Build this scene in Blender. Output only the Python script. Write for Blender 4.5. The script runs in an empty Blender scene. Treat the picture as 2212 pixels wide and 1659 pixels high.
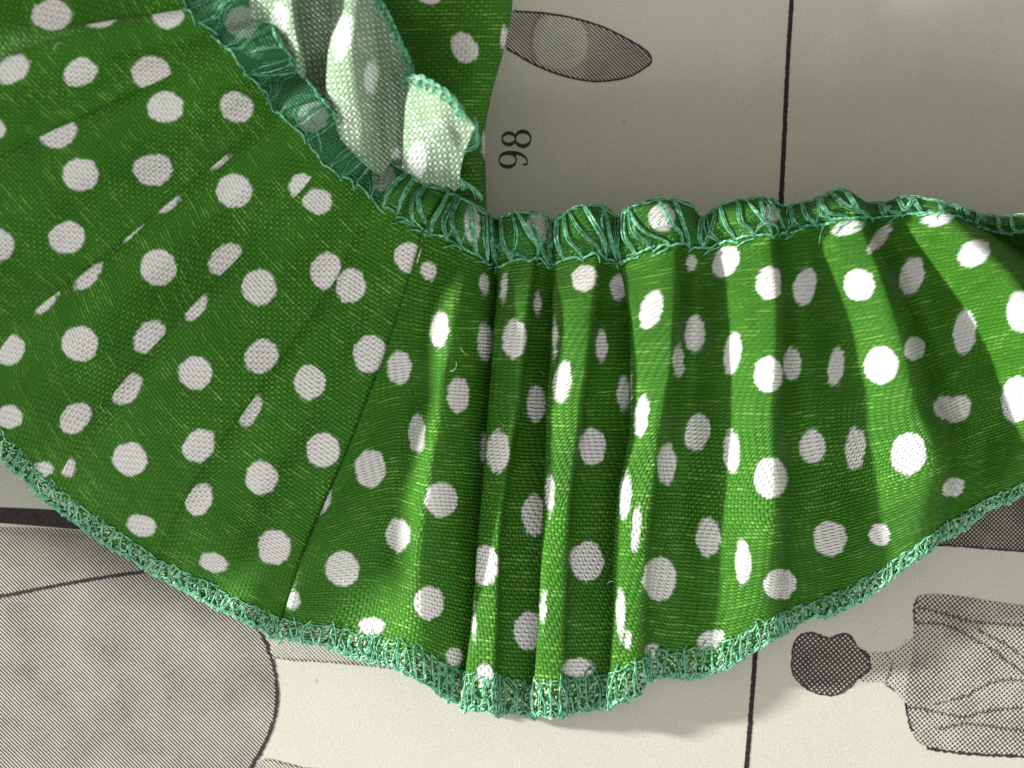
import bpy, math, random
import numpy as np
rng = np.random.default_rng(7)
random.seed(7)
sc = bpy.context.scene

# ------------------------------------------------------------------ units
# drafting unit "u": 2212 u = 8 cm across the view at page level
S = 0.08 / 2212.0
CX, CY = 1106.0, 829.5
D = 3300.0                      # camera height above the page, in u

# ------------------------------------------------------------------ camera, world, lamps, exposure
cam_d = bpy.data.cameras.new("camera")
cam = bpy.data.objects.new("camera", cam_d)
sc.collection.objects.link(cam)
cam.location = (0, 0, D * S)
cam.rotation_euler = (0, 0, 0)
cam_d.sensor_width = 36.0
cam_d.lens = 36.0 * D / 2212.0
cam_d.clip_start = 0.005
cam_d.clip_end = 20.0
cam_d.dof.use_dof = True
cam_d.dof.focus_distance = (D - 150) * S
cam_d.dof.aperture_fstop = 30
sc.camera = cam

w = bpy.data.worlds.new("World")
sc.world = w
w.use_nodes = True
bg = w.node_tree.nodes["Background"]
bg.inputs[0].default_value = (0.98, 0.96, 0.85, 1)
bg.inputs[1].default_value = 0.58


def lamp(name, kind, az, el, dist, size, power, col, size_y=None):
    d = bpy.data.lights.new(name, 'AREA')
    d.shape = 'RECTANGLE' if size_y else 'DISK'
    d.size = size
    if size_y:
        d.size_y = size_y
    d.energy = power
    d.color = col
    o = bpy.data.objects.new(name, d)
    sc.collection.objects.link(o)
    a, e = math.radians(az), math.radians(el)
    v = (math.cos(a) * math.cos(e), math.sin(a) * math.cos(e), math.sin(e))
    o.location = [dist * c for c in v]
    import mathutils
    o.rotation_euler = mathutils.Vector(v).to_track_quat('Z', 'Y').to_euler()
    return o


# low sunbeam through a window on the left, and the broad window light from the near side
lamp("sunbeam_lamp", "AREA", 170, 16, 0.9, 0.050, 25.0, (1.0, 0.985, 0.93))
lamp("window_lamp", "AREA", 268, 33, 0.55, 0.34, 1.75, (0.98, 0.98, 1.0), 0.18)

sc.view_settings.view_transform = 'Standard'
sc.view_settings.look = 'None'
sc.view_settings.exposure = 0.0
sc.view_settings.gamma = 1.0
sc.render.film_transparent = False


# ------------------------------------------------------------------ helpers
def W(px, py, z):
    """drafting point (seen position in u, height z in u) -> metres"""
    px = np.asarray(px, float); py = np.asarray(py, float); z = np.asarray(z, float)
    k = (D - z) / D
    return np.stack([(px - CX) * k * S, -(py - CY) * k * S, z * S], -1)


def new_mesh(name, verts, faces, mat, parent=None, smooth=True):
    me = bpy.data.meshes.new(name)
    verts = np.asarray(verts, np.float32).reshape(-1, 3)
    faces = np.asarray(faces, np.int32)
    n, k = faces.shape
    me.vertices.add(len(verts)); me.vertices.foreach_set("co", verts.ravel())
    me.loops.add(n * k); me.loops.foreach_set("vertex_index", faces.ravel())
    me.polygons.add(n)
    me.polygons.foreach_set("loop_start", np.arange(0, n * k, k, dtype=np.int32))
    me.polygons.foreach_set("loop_total", np.full(n, k, np.int32))
    if smooth:
        me.polygons.foreach_set("use_smooth", np.ones(n, bool))
    me.update(calc_edges=True)
    me.materials.append(mat)
    o = bpy.data.objects.new(name, me)
    sc.collection.objects.link(o)
    if parent is not None:
        o.parent = parent
    return o


def grid_faces(nu, nv):
    i = np.arange(nu - 1)[:, None]; j = np.arange(nv - 1)[None, :]
    a = i * nv + j
    return np.stack([a, a + 1, a + nv + 1, a + nv], -1).reshape(-1, 4)[:, ::-1]


def crom(P, n, ts=None):
    """centripetal-like interpolation through rows of P (k, ..., c) at n samples"""
    P = np.asarray(P, float)
    k = len(P)
    if ts is None:
        ts = np.linspace(0, k - 1, n)
    i = np.clip(np.floor(ts).astype(int), 0, k - 2)
    f = (ts - i)
    sh = (len(ts),) + (1,) * (P.ndim - 1)
    f = f.reshape(sh)
    # monotone (pchip style) tangents keep the folds from ringing
    d = np.diff(P, axis=0)
    m = np.zeros_like(P)
    a, b = d[:-1], d[1:]
    same = (a * b) > 0
    hm = np.where(same, 2 * a * b / np.where(same, a + b, 1), 0)
    cr = 0.5 * (a + b)
    m[1:-1] = 0.55 * hm + 0.45 * cr
    m[0], m[-1] = d[0], d[-1]
    p0, p1, m0, m1 = P[i], P[i + 1], m[i], m[i + 1]
    f2, f3 = f * f, f * f * f
    return (2*f3-3*f2+1)*p0 + (f3-2*f2+f)*m0 + (-2*f3+3*f2)*p1 + (f3-f2)*m1


def sampler_ts(P, step):
    """parameter samples about `step` long through the control rows of P (k, c)"""
    fine = np.linspace(0, len(P) - 1, (len(P) - 1) * 24 + 1)
    q = crom(P, 0, fine)
    L = np.r_[0, np.cumsum(np.linalg.norm(np.diff(q, axis=0), axis=1))]
    n = max(3, int(L[-1] / step) + 1)
    return np.interp(np.linspace(0, L[-1], n), L, fine)


def smooth_noise(n, scale, seed):
    r = np.random.default_rng(seed)
    k = max(4, int(n / scale) + 3)
    return np.interp(np.linspace(0, k - 1, n), np.arange(k), r.normal(size=k))


def noise2(nu, nv, su, sv, seed):
    r = np.random.default_rng(seed)
    ku, kv = max(4, int(nu / su) + 3), max(4, int(nv / sv) + 3)
    g = r.normal(size=(ku, kv))
    a = crom(g, nu); b = crom(a.T, nv).T
    return b


# ------------------------------------------------------------------ node helper
class NT:
    def __init__(self, name):
        self.m = bpy.data.materials.new(name)
        self.m.use_nodes = True
        self.t = self.m.node_tree
        self.p = self.t.nodes["Principled BSDF"]
        self.out = self.t.nodes["Material Output"]

    def n(self, typ, **kw):
        x = self.t.nodes.new(typ)
        for k, v in kw.items():
            setattr(x, k, v)
        return x

    def l(self, a, b):
        self.t.links.new(a, b)

    def set(self, sock, v):
        if isinstance(v, (int, float, tuple, list)):
            sock.default_value = v
        else:
            self.l(v, sock)

    def math(self, op, a, b=0.0, c=0.0, clamp=False):
        x = self.n("ShaderNodeMath", operation=op, use_clamp=clamp)
        self.set(x.inputs[0], a); self.set(x.inputs[1], b)
        if op in ('MULTIPLY_ADD', 'COMPARE', 'SMOOTH_MIN', 'SMOOTH_MAX'):
            self.set(x.inputs[2], c)
        return x.outputs[0]

    def mix(self, f, a, b, mode='MIX'):
        x = self.n("ShaderNodeMix", data_type='RGBA', blend_type=mode)
        self.set(x.inputs[0], f); self.set(x.inputs[6], a); self.set(x.inputs[7], b)
        return x.outputs[2]

    def ramp(self, v, lo, hi, a=0.0, b=1.0):
        x = self.n("ShaderNodeMapRange", interpolation_type='SMOOTHSTEP')
        self.set(x.inputs[0], v)
        x.inputs[1].default_value = lo; x.inputs[2].default_value = hi
        x.inputs[3].default_value = a; x.inputs[4].default_value = b
        return x.outputs[0]

    def attr(self, name):
        x = self.n("ShaderNodeAttribute", attribute_name=name)
        return x

    def noise(self, vec, scale, detail=2.0, rough=0.5):
        x = self.n("ShaderNodeTexNoise")
        if vec is not None:
            self.l(vec, x.inputs["Vector"])
        x.inputs["Scale"].default_value = scale
        x.inputs["Detail"].default_value = detail
        x.inputs["Roughness"].default_value = rough
        return x.outputs[0]

    def comb(self, x, y, z=0.0):
        c = self.n("ShaderNodeCombineXYZ")
        self.set(c.inputs[0], x); self.set(c.inputs[1], y); self.set(c.inputs[2], z)
        return c.outputs[0]


PI = math.pi


def fabric_material(name, base, tops, dotcol, dottop, pitch, wobble=6.0, bump=1.0):
    """woven polka dot cotton: the weave follows the cloth's own thread coordinates (attribute 'cloth')"""
    N = NT(name)
    at = N.attr("cloth")
    sep = N.n("ShaderNodeSeparateXYZ"); N.l(at.outputs["Vector"], sep.inputs[0])
    s, t = sep.outputs[0], sep.outputs[1]
    wob = N.noise(at.outputs["Vector"], 0.013, 2)
    s2 = N.math('MULTIPLY_ADD', wob, wobble, s)
    t2 = N.math('MULTIPLY_ADD', N.noise(N.comb(t, s, 3.0), 0.018, 2), wobble, t)
    a = N.math('DIVIDE', s2, pitch); b = N.math('DIVIDE', t2, pitch * 0.96)
    fa = N.math('FLOOR', a); fb = N.math('FLOOR', b)
    pa = N.math('ABSOLUTE', N.math('SINE', N.math('MULTIPLY', a, PI)))
    pb = N.math('ABSOLUTE', N.math('SINE', N.math('MULTIPLY', b, PI)))
    # over / under
    ua = N.math('MULTIPLY_ADD', N.math('SINE', N.math('MULTIPLY', N.math('ADD', b, fa), PI)), 0.5, 0.5)
    ub = N.math('MULTIPLY_ADD', N.math('SINE', N.math('MULTIPLY', N.math('ADD', N.math('ADD', a, fb), 1.0), PI)), 0.5, 0.5)
    # thickness of each single thread varies
    ta = N.noise(N.comb(N.math('MULTIPLY', fa, 7.31), N.math('MULTIPLY', t, 0.015), 1.0), 1.0, 1)
    tb = N.noise(N.comb(N.math('MULTIPLY', s, 0.015), N.math('MULTIPLY', fb, 5.17), 9.0), 1.0, 1)
    ha = N.math('MULTIPLY', N.math('MULTIPLY', N.math('POWER', pa, 0.7), ua), N.math('MULTIPLY_ADD', ta, 0.7, 0.22))
    hb = N.math('MULTIPLY', N.math('MULTIPLY', N.math('POWER', pb, 0.7), ub), N.math('ADD', tb, 0.68))
    h = N.math('SMOOTH_MAX', ha, hb, 0.1)
    fuzz = N.noise(at.outputs["Vector"], 0.35, 3, 0.6)
    hh = N.math('MULTIPLY_ADD', fuzz, 0.35, h)
    # print
    dot = N.attr("dot").outputs["Fac"]
    cell = N.n("ShaderNodeTexWhiteNoise", noise_dimensions='2D')
    N.l(N.comb(fa, fb), cell.inputs["Vector"])
    dn = N.math('MULTIPLY_ADD', N.math('SUBTRACT', cell.outputs[0], 0.5), 2.6, dot)
    dn = N.math('MULTIPLY_ADD', N.math('SUBTRACT', fuzz, 0.5), 4.0, dn)
    dn = N.math('MULTIPLY_ADD', N.math('SUBTRACT', N.noise(at.outputs['Vector'], 0.035, 2), 0.5), 11.0, dn)
    dmask = N.ramp(dn, -3.2, 3.2)
    top = N.ramp(h, 0.62, 1.2)
    vari = N.noise(at.outputs["Vector"], 0.006, 3)
    # pale slubs: weft threads short of dye, plus grazing glints painted in
    slub_glint = N.noise(N.comb(N.math('MULTIPLY', s, 0.016), N.math('MULTIPLY', fb, 3.7), 2.0), 1.0, 2, 0.6)
    slub_glint = N.math('MULTIPLY', N.ramp(slub_glint, 0.50, 0.68), N.ramp(pb, 0.6, 0.98))
    slub_glint = N.math('MULTIPLY', slub_glint, N.ramp(cell.outputs[0], 0.0, 0.45, 0.35, 1.0))
    patch = N.ramp(N.noise(at.outputs['Vector'], 0.011, 3, 0.6), 0.36, 0.66, 1.0 if wobble < 5 else 0.30, 1.0)
    g = N.mix(N.math('MULTIPLY', top, patch), base, tops)
    g = N.mix(N.math('MULTIPLY', slub_glint, 0.58), g, (min(1, tops[0]*1.9), min(1, tops[1]*1.45), min(1, tops[2]*2.6), 1))
    g = N.mix(N.ramp(vari, 0.3, 0.7, 0.0, 0.55), g, (0.0, 0.0, 0.0, 1) if False else (base[0]*0.7, base[1]*0.78, base[2]*0.7, 1))
    dcol = N.mix(top, dotcol, dottop)
    col = N.mix(dmask, g, dcol)
    teal = N.attr("teal").outputs["Fac"]
    col = N.mix(N.math('MULTIPLY', teal, 0.72), col, N.mix(fuzz, (0.010, 0.080, 0.038, 1), (0.03, 0.17, 0.085, 1)))
    fray = N.attr("fray").outputs["Fac"]
    fr = N.math('MULTIPLY', fray, N.ramp(N.math('ADD', h, cell.outputs[0]), 1.05, 1.5))
    col = N.mix(fr, col, (0.55, 0.74, 0.48, 1))
    N.l(col, N.p.inputs["Base Color"])
    N.p.inputs["Roughness"].default_value = 0.5
    N.p.inputs["Specular IOR Level"].default_value = 0.25
    N.p.inputs["Sheen Weight"].default_value = 0.05
    N.p.inputs["Sheen Roughness"].default_value = 0.5
    N.l(N.mix(0.5, col, (0.8, 1.0, 0.6, 1)), N.p.inputs["Sheen Tint"])
    bm = N.n("ShaderNodeBump")
    bm.inputs["Strength"].default_value = 1.0
    bm.inputs["Distance"].default_value = 3.9 * bump * S
    N.l(hh, bm.inputs["Height"])
    N.l(bm.outputs[0], N.p.inputs["Normal"])
    # thin cotton lets a little light through
    tr = N.n("ShaderNodeBsdfTranslucent")
    N.l(col, tr.inputs[0]); N.l(bm.outputs[0], tr.inputs[1])
    ms = N.n("ShaderNodeMixShader"); ms.inputs[0].default_value = 0.12
    N.l(N.p.outputs[0], ms.inputs[1]); N.l(tr.outputs[0], ms.inputs[2])
    N.l(ms.outputs[0], N.out.inputs[0])
    return N.m


M_FACE = fabric_material("green_dotted_cotton", (0.030, 0.160, 0.004, 1), (0.165, 0.40, 0.042, 1),
                         (0.76, 0.745, 0.735, 1), (0.86, 0.855, 0.86, 1), 8.3)
M_BACK = fabric_material("cotton_reverse", (0.24, 0.36, 0.22, 1), (0.92, 0.98, 0.90, 1),
                         (0.62, 0.70, 0.66, 1), (0.85, 0.88, 0.88, 1), 9.4, wobble=3.0, bump=1.4)


def thread_material(name, a, b, rough=0.30):
    N = NT(name)
    g = N.n("ShaderNodeNewGeometry")
    oi = N.n("ShaderNodeObjectInfo")
    no = N.noise(g.outputs["Position"], 0.12 / S, 2)
    f = N.math('ADD', N.ramp(no, 0.3, 0.7, 0.0, 0.75), N.math('MULTIPLY', oi.outputs["Random"], 0.25))
    N.l(N.mix(f, a, b), N.p.inputs["Base Color"])
    N.p.inputs["Roughness"].default_value = rough
    N.p.inputs["Specular IOR Level"].default_value = 0.8
    tr = N.n("ShaderNodeBsdfTranslucent"); N.l(N.mix(f, a, b), tr.inputs[0])
    ms = N.n("ShaderNodeMixShader"); ms.inputs[0].default_value = 0.22
    N.l(N.p.outputs[0], ms.inputs[1]); N.l(tr.outputs[0], ms.inputs[2])
    N.l(ms.outputs[0], N.out.inputs[0])
    return N.m


M_THREAD = thread_material("teal_overlock_thread", (0.020, 0.19, 0.085, 1), (0.25, 0.70, 0.43, 1))
M_PALE = thread_material("pale_cut_fibre", (0.25, 0.42, 0.24, 1), (0.62, 0.80, 0.58, 1), 0.5)


# ------------------------------------------------------------------ tubes for threads
def tube(path, r, sides=5):
    """path (n,3) metres, r scalar or (n,) metres -> verts, quads"""
    p = np.asarray(path, float); n = len(p)
    r = np.broadcast_to(np.asarray(r, float), (n,))
    t = np.gradient(p, axis=0); t /= (np.linalg.norm(t, axis=1, keepdims=True) + 1e-12)
    up = np.tile(np.array([0.13, 0.21, 0.97]), (n, 1))
    a = np.cross(t, up); a /= (np.linalg.norm(a, axis=1, keepdims=True) + 1e-12)
    b = np.cross(a, t)
    th = np.linspace(0, 2*PI, sides, endpoint=False)
    v = p[:, None] + r[:, None, None] * (a[:, None] * np.cos(th)[None, :, None] + b[:, None] * np.sin(th)[None, :, None])
    v = v.reshape(-1, 3)
    i = np.arange(n - 1)[:, None] * sides; j = np.arange(sides)[None, :]; j2 = (j + 1) % sides
    f = np.stack([i + j, i + j2, i + sides + j2, i + sides + j], -1).reshape(-1, 4)
    return v, f


class Threads:
    def __init__(self): self.v = []; self.f = []; self.n = 0
    def add(self, path, r, sides=5):
        v, f = tube(path, r, sides)
        self.v.append(v); self.f.append(f + self.n); self.n += len(v)
    def build(self, name, mat, parent):
        return new_mesh(name, np.concatenate(self.v), np.concatenate(self.f), mat, parent)


def curve3(pts, n):
    return crom(np.asarray(pts, float), n)


# ------------------------------------------------------------------ cloth built from fold lines
class Cloth:
    def __init__(self, cols, step_u, step_v, name):
        # cols: list of rows of (x, y, z)
        C = np.array(cols, float)                       # (k, rows, 3)
        self.k = len(C)
        mid = C[:, C.shape[1] // 2]
        self.tu = sampler_ts(mid, step_u)
        avg = C[self.k // 2]
        self.tv = sampler_ts(avg, step_v)
        A = crom(C.transpose(1, 0, 2), 0, self.tv).transpose(1, 0, 2)   # (k, nv, 3)
        self.P = crom(A, 0, self.tu)                    # (nu, nv, 3) drafting coords
        self.nu, self.nv = self.P.shape[:2]
        self.rough()
        if name == 'ruffle':
            e = np.clip((self.tv - 5.7)/0.3, 0, 1)**2
            self.P[..., 1] += e[None, :]*(4.0*smooth_noise(self.nu, 16, 11) + 2.5*smooth_noise(self.nu, 6, 12))[:, None]
            self.P[..., 2] += e[None, :]*(4.0*smooth_noise(self.nu, 13, 13) + 5.0)[:, None]
        self.X = W(self.P[..., 0], self.P[..., 1], self.P[..., 2])

    def rough(self):
        nu, nv = self.nu, self.nv
        self.P[..., 2] += 2.6 * noise2(nu, nv, 26, 60, 3) + 1.2 * noise2(nu, nv, 9, 26, 4)
        self.P[..., 0] += 1.6 * noise2(nu, nv, 30, 40, 5)

    def thread_coords(self, ref):
        R = self.X / S
        du = np.linalg.norm(np.diff(R, axis=0), axis=2)
        s = np.concatenate([np.zeros((1, self.nv)), np.cumsum(du, 0)], 0)
        i0 = int(np.argmin(abs(self.tu - ref)))
        s = s - s[i0:i0+1]
        smean = s.mean(1, keepdims=True)
        s = 0.75 * s + 0.25 * smean
        dv = np.linalg.norm(np.diff(R, axis=1), axis=2)
        t = np.concatenate([np.zeros((self.nu, 1)), np.cumsum(dv, 1)], 1)
        # smooth t across folds so that the weft stays continuous
        kern = 501
        pad = np.pad(t, ((kern//2, kern//2), (0, 0)), mode='edge')
        cs = np.cumsum(np.concatenate([np.zeros((1, self.nv)), pad], 0), 0)
        t = (cs[kern:] - cs[:-kern]) / kern
        return s, t

    def at(self, u, v, lift=0.0):
        """point at control coordinates (u = column, v = row), lifted along the cloth normal by `lift` u; metres"""
        fi = np.interp(u, self.tu, np.arange(self.nu)); fj = np.interp(v, self.tv, np.arange(self.nv))
        i = np.clip(np.floor(fi).astype(int), 0, self.nu-2); j = np.clip(np.floor(fj).astype(int), 0, self.nv-2)
        a = (fi - i)[..., None]; b = (fj - j)[..., None]
        X = self.X
        p = (1-a)*(1-b)*X[i, j] + a*(1-b)*X[i+1, j] + (1-a)*b*X[i, j+1] + a*b*X[i+1, j+1]
        du = X[np.clip(i+2, 0, self.nu-1), j] - X[np.clip(i-1, 0, self.nu-1), j]
        dv = X[i, np.clip(j+2, 0, self.nv-1)] - X[i, np.clip(j-1, 0, self.nv-1)]
        nn = np.cross(du, dv); nn /= (np.linalg.norm(nn, axis=-1, keepdims=True) + 1e-15)
        nn = np.where(nn[..., 2:3] < 0, -nn, nn)
        return p + nn * (np.asarray(lift)[..., None] * S)

    def arc_u(self, v, step, u0=0, u1=None):
        """column coordinates spaced `step` u along row v"""
        u1 = self.k - 1 if u1 is None else u1
        uu = np.linspace(u0, u1, 6000)
        p = self.at(uu, np.full_like(uu, v)) / S
        L = np.r_[0, np.cumsum(np.linalg.norm(np.diff(p, axis=0), axis=1))]
        return np.interp(np.arange(0, L[-1], step), L, uu)


def dots_sdf(cl, dots, panel):
    P = cl.P
    sdf = np.full(P.shape[:2], -30.0)
    for d in dots:
        cx, cy, rx, ry = d[:4]
        ang = d[4] if len(d) > 4 and d[4] is not None else 0
        pn = d[5] if len(d) > 5 else None
        clip = d[6] if len(d) > 6 else None
        if pn is None and panel is not None:
            dd = (P[..., 0]-cx)**2 + (P[..., 1]-cy)**2
            near = dd < 36
            if not near.any():
                near = dd <= dd.min() + 1
            z = np.where(near, P[..., 2], -1e9)
            pn = panel[np.unravel_index(np.argmax(z), z.shape)]
        if cx > 850:
            rx *= 0.94; ry *= 0.96
        a = math.radians(ang); ca, sa = math.cos(a), math.sin(a)
        x = P[..., 0]-cx; y = P[..., 1]-cy
        q = np.sqrt(((x*ca + y*sa)/rx)**2 + ((-x*sa + y*ca)/ry)**2)
        v = (1 - q) * min(rx, ry)
        if clip:
            side, val = clip
            v = np.minimum(v, (val - P[..., 0]) if side == 'R' else (P[..., 0] - val))
        if panel is not None:
            v = np.where(panel == pn, v, -30)
        sdf = np.maximum(sdf, v)
    return np.clip(sdf, -30, 30)


def add_cloth_attrs(o, s, t, sdf, teal, fray):
    me = o.data
    n = s.size
    a = me.attributes.new("cloth", 'FLOAT_VECTOR', 'POINT')
    a.data.foreach_set("vector", np.stack([s.ravel(), t.ravel(), np.zeros(n)], -1).astype(np.float32).ravel())
    for nm, arr in (("dot", sdf), ("teal", teal), ("fray", fray)):
        b = me.attributes.new(nm, 'FLOAT', 'POINT')
        b.data.foreach_set("value", np.broadcast_to(arr, s.shape).astype(np.float32).ravel())


# ================================================================== the page and its print
def paper_material(name):
    N = NT(name)
    tc = N.n("ShaderNodeTexCoord")
    g = tc.outputs["Object"]
    fine = N.noise(g, 0.22 / S, 3, 0.65)
    mid = N.noise(g, 0.03 / S, 3, 0.6)
    big = N.noise(g, 0.004 / S, 3, 0.5)
    c = N.mix(N.ramp(fine, 0.3, 0.7), (0.42, 0.412, 0.350, 1), (0.53, 0.522, 0.462, 1))
    c = N.mix(N.ramp(mid, 0.42, 0.68, 0, 0.40), c, (0.45, 0.44, 0.38, 1))
    c = N.mix(N.ramp(big, 0.35, 0.7, 0, 0.25), c, (0.52, 0.51, 0.455, 1))
    sp = N.n("ShaderNodeTexVoronoi"); N.l(g, sp.inputs["Vector"]); sp.inputs["Scale"].default_value = 0.011 / S
    spk = N.math('MULTIPLY', N.ramp(sp.outputs["Distance"], 0.035, 0.075, 1.0, 0.0), N.ramp(mid, 0.5, 0.6))
    c = N.mix(N.math('MULTIPLY', spk, 0.45), c, (0.25, 0.21, 0.17, 1))
    N.l(c, N.p.inputs["Base Color"])
    N.p.inputs["Roughness"].default_value = 0.75
    N.p.inputs["Specular IOR Level"].default_value = 0.2
    bm = N.n("ShaderNodeBump"); bm.inputs["Strength"].default_value = 0.5; bm.inputs["Distance"].default_value = 1.2 * S
    N.l(fine, bm.inputs["Height"]); N.l(bm.outputs[0], N.p.inputs["Normal"])
    return N


def ink_mix(N, paper, mask, ink=(0.022, 0.016, 0.018, 1)):
    N.l(N.mix(mask, paper, ink), N.p.inputs["Base Color"])


def screen_material(name, pitch, ang, cover, lines=False, cross=0.35, soft=0.35, ink=(0.045, 0.035, 0.035, 1), ang2=None):
    """paper seen through a printed halftone screen; cover 0..1 is the share of ink"""
    N = paper_material(name)
    paper = N.p.inputs["Base Color"].links[0].from_socket
    tc = N.n("ShaderNodeTexCoord")
    sep = N.n("ShaderNodeSeparateXYZ"); N.l(tc.outputs["Object"], sep.inputs[0])
    k = 2*PI/(pitch*S)
    a = math.radians(ang); b = math.radians(ang + 90 if ang2 is None else ang2)
    def wave(th):
        x = N.math('MULTIPLY', sep.outputs[0], k*math.cos(th))
        x = N.math('MULTIPLY_ADD', sep.outputs[1], k*math.sin(th), x)
        return N.math('SINE', x)
    wa, wb = wave(a), wave(b)
    blot = N.noise(tc.outputs["Object"], 0.010/S, 3, 0.6)
    fine = N.noise(tc.outputs["Object"], 0.18/S, 2)
    if lines:
        v = N.math('MULTIPLY_ADD', wb, cross, wa)
    else:
        v = N.math('MULTIPLY', N.math('ADD', wa, wb), 0.75)
    v = N.math('MULTIPLY_ADD', N.math('SUBTRACT', blot, 0.5), 1.4, v)
    v = N.math('MULTIPLY_ADD', N.math('SUBTRACT', fine, 0.5), 0.8, v)
    thr = (0.5 - cover) * 2.0
    m = N.ramp(v, thr - soft, thr + soft)
    N.l(N.mix(m, paper, ink), N.p.inputs["Base Color"])
    return N.m


M_PAPER = paper_material("cream_paper").m


def solid_ink(name, col):
    N = NT(name)
    tc = N.n("ShaderNodeTexCoord")
    no = N.noise(tc.outputs["Object"], 0.14/S, 3)
    N.l(N.mix(N.ramp(no, 0.3, 0.75), col, tuple(min(1, c*2.2+0.008) for c in col[:3]) + (1,)), N.p.inputs["Base Color"])
    N.p.inputs["Roughness"].default_value = 0.6
    N.p.inputs["Specular IOR Level"].default_value = 0.25
    return N.m


M_RULE = solid_ink("plum_black_ink", (0.012, 0.005, 0.009, 1))
M_INK = solid_ink("black_ink", (0.016, 0.013, 0.014, 1))
M_LINESCR = screen_material("line_screen", 6.1, 45, 0.52, True, 0.25, 0.5)
M_LINEBIG = screen_material("grey_line_screen", 6.1, 45, 0.60, True, 0.3, 0.55)
M_LINEDRK = screen_material("dark_line_screen", 6.1, 45, 0.66, True, 0.3, 0.5)
M_LINELGT = screen_material("light_line_screen", 6.1, 45, 0.30, True, 0.25, 0.5)
M_DOTLGT = screen_material("halftone_light", 7.6, 40, 0.50, False, soft=0.3)
M_DOTPALE = screen_material("halftone_pale", 7.6, 40, 0.33, False, soft=0.3)
M_DOTDRK = screen_material("halftone_dark", 8.2, 40, 0.83, False, soft=0.3)
M_DOTVDRK = screen_material("halftone_very_dark", 6.6, 45, 0.86, False, soft=0.35)


page = bpy.data.objects.new("book_page", None); sc.collection.objects.link(page)
page["label"] = "cream printed page lying flat under the green ruffle, printed with drawings and numerals"
page["category"] = "book page"

# the sheet itself, very slightly wavy
nx, ny = 120, 90
gx, gy = np.meshgrid(np.linspace(-1500, 3700, nx), np.linspace(-1400, 3000, ny), indexing='ij')


def page_z(x, y):
    return 0.0*x


def flat(px, py, z=0.0):
    px = np.asarray(px, float); py = np.asarray(py, float)
    zz = page_z(px, py) + z
    return np.stack([(px-CX)*S, -(py-CY)*S, zz*S], -1)


sheet = new_mesh("paper_sheet", flat(gx, gy).reshape(-1, 3), grid_faces(nx, ny)[:, ::-1], M_PAPER, page)

tab_m = NT("dark_wood")
tcw = tab_m.n("ShaderNodeTexCoord")
tab_m.l(tab_m.mix(tab_m.noise(tcw.outputs["Object"], 40, 4), (0.10, 0.06, 0.035, 1), (0.20, 0.13, 0.08, 1)), tab_m.p.inputs["Base Color"])
tb = new_mesh("table_top", np.array([[-0.45, -0.4, -0.0012], [0.45, -0.4, -0.0012], [0.45, 0.4, -0.0012], [-0.45, 0.4, -0.0012]]),
              [[0, 1, 2, 3]], tab_m.m)
tb["kind"] = "structure"


def poly_print(name, pts, mat, lift, n=None, smooth=True, rag=0.0):
    """closed printed shape as a thin sheet of ink on the page (triangle fan strips by scan lines)"""
    pts = np.array(pts, float)
    if smooth:
        q = np.vstack([pts[-1:], pts, pts[:2]])
        k = len(pts)
        ts = np.linspace(1, k+1, k*8, endpoint=False)
        P = crom(q, 0, ts)
    else:
        P = pts
    import bmesh
    bm = bmesh.new()
    vs = [bm.verts.new(tuple(flat(p[0], p[1], lift))) for p in P]
    bm.faces.new(vs)
    bmesh.ops.triangulate(bm, faces=bm.faces[:])
    bmesh.ops.subdivide_edges(bm, edges=bm.edges[:], cuts=0)
    me = bpy.data.meshes.new(name); bm.to_mesh(me); bm.free()
    # follow the page's waviness
    me.materials.append(mat)
    for v in me.vertices:
        pass
    o = bpy.data.objects.new(name, me); sc.collection.objects.link(o); o.parent = page
    # keep normals up
    if len(me.polygons) and me.polygons[0].normal.z < 0:
        me.flip_normals()
    return o


def stroke_print(name, pts, width, mat, lift, rag=0.6, closed=False, build=True, step=4.0):
    """a printed line: ribbon of given width (scalar or one per point), with a slightly ragged edge"""
    pts = np.array(pts, float)
    wd = np.broadcast_to(np.asarray(width, float), (len(pts),))
    ts = sampler_ts(pts, step)
    P = crom(pts, 0, ts)
    wv = np.interp(ts, np.arange(len(pts)), wd)
    t = np.gradient(P, axis=0); t /= np.linalg.norm(t, axis=1, keepdims=True) + 1e-9
    nrm = np.stack([-t[:, 1], t[:, 0]], -1)
    n = len(P)
    e1 = wv/2 + rag*rng.normal(size=n)*0.5; e2 = wv/2 + rag*rng.normal(size=n)*0.5
    A = P + nrm*e1[:, None]; B = P - nrm*e2[:, None]
    V = np.concatenate([flat(A[:, 0], A[:, 1], lift), flat(B[:, 0], B[:, 1], lift)])
    i = np.arange(n-1)
    F = np.stack([i, i+1, n+i+1, n+i], -1)
    nz = np.cross(V[F[0, 1]]-V[F[0, 0]], V[F[0, 3]]-V[F[0, 0]])[2]
    if nz < 0:
        F = F[:, ::-1]
    if not build:
        return V, F
    return new_mesh(name, V, F, mat, page, smooth=False)


def multi_stroke(name, strokes, mat, lift):
    Vs, Fs, n = [], [], 0
    for k, (pts, wd) in enumerate(strokes):
        V, F = stroke_print(name, pts, wd, mat, lift + 0.06*k, build=False, rag=0.3, step=2.0)
        Vs.append(V); Fs.append(F+n); n += len(V)
    return new_mesh(name, np.concatenate(Vs), np.concatenate(Fs), mat, page, smooth=False)


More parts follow.
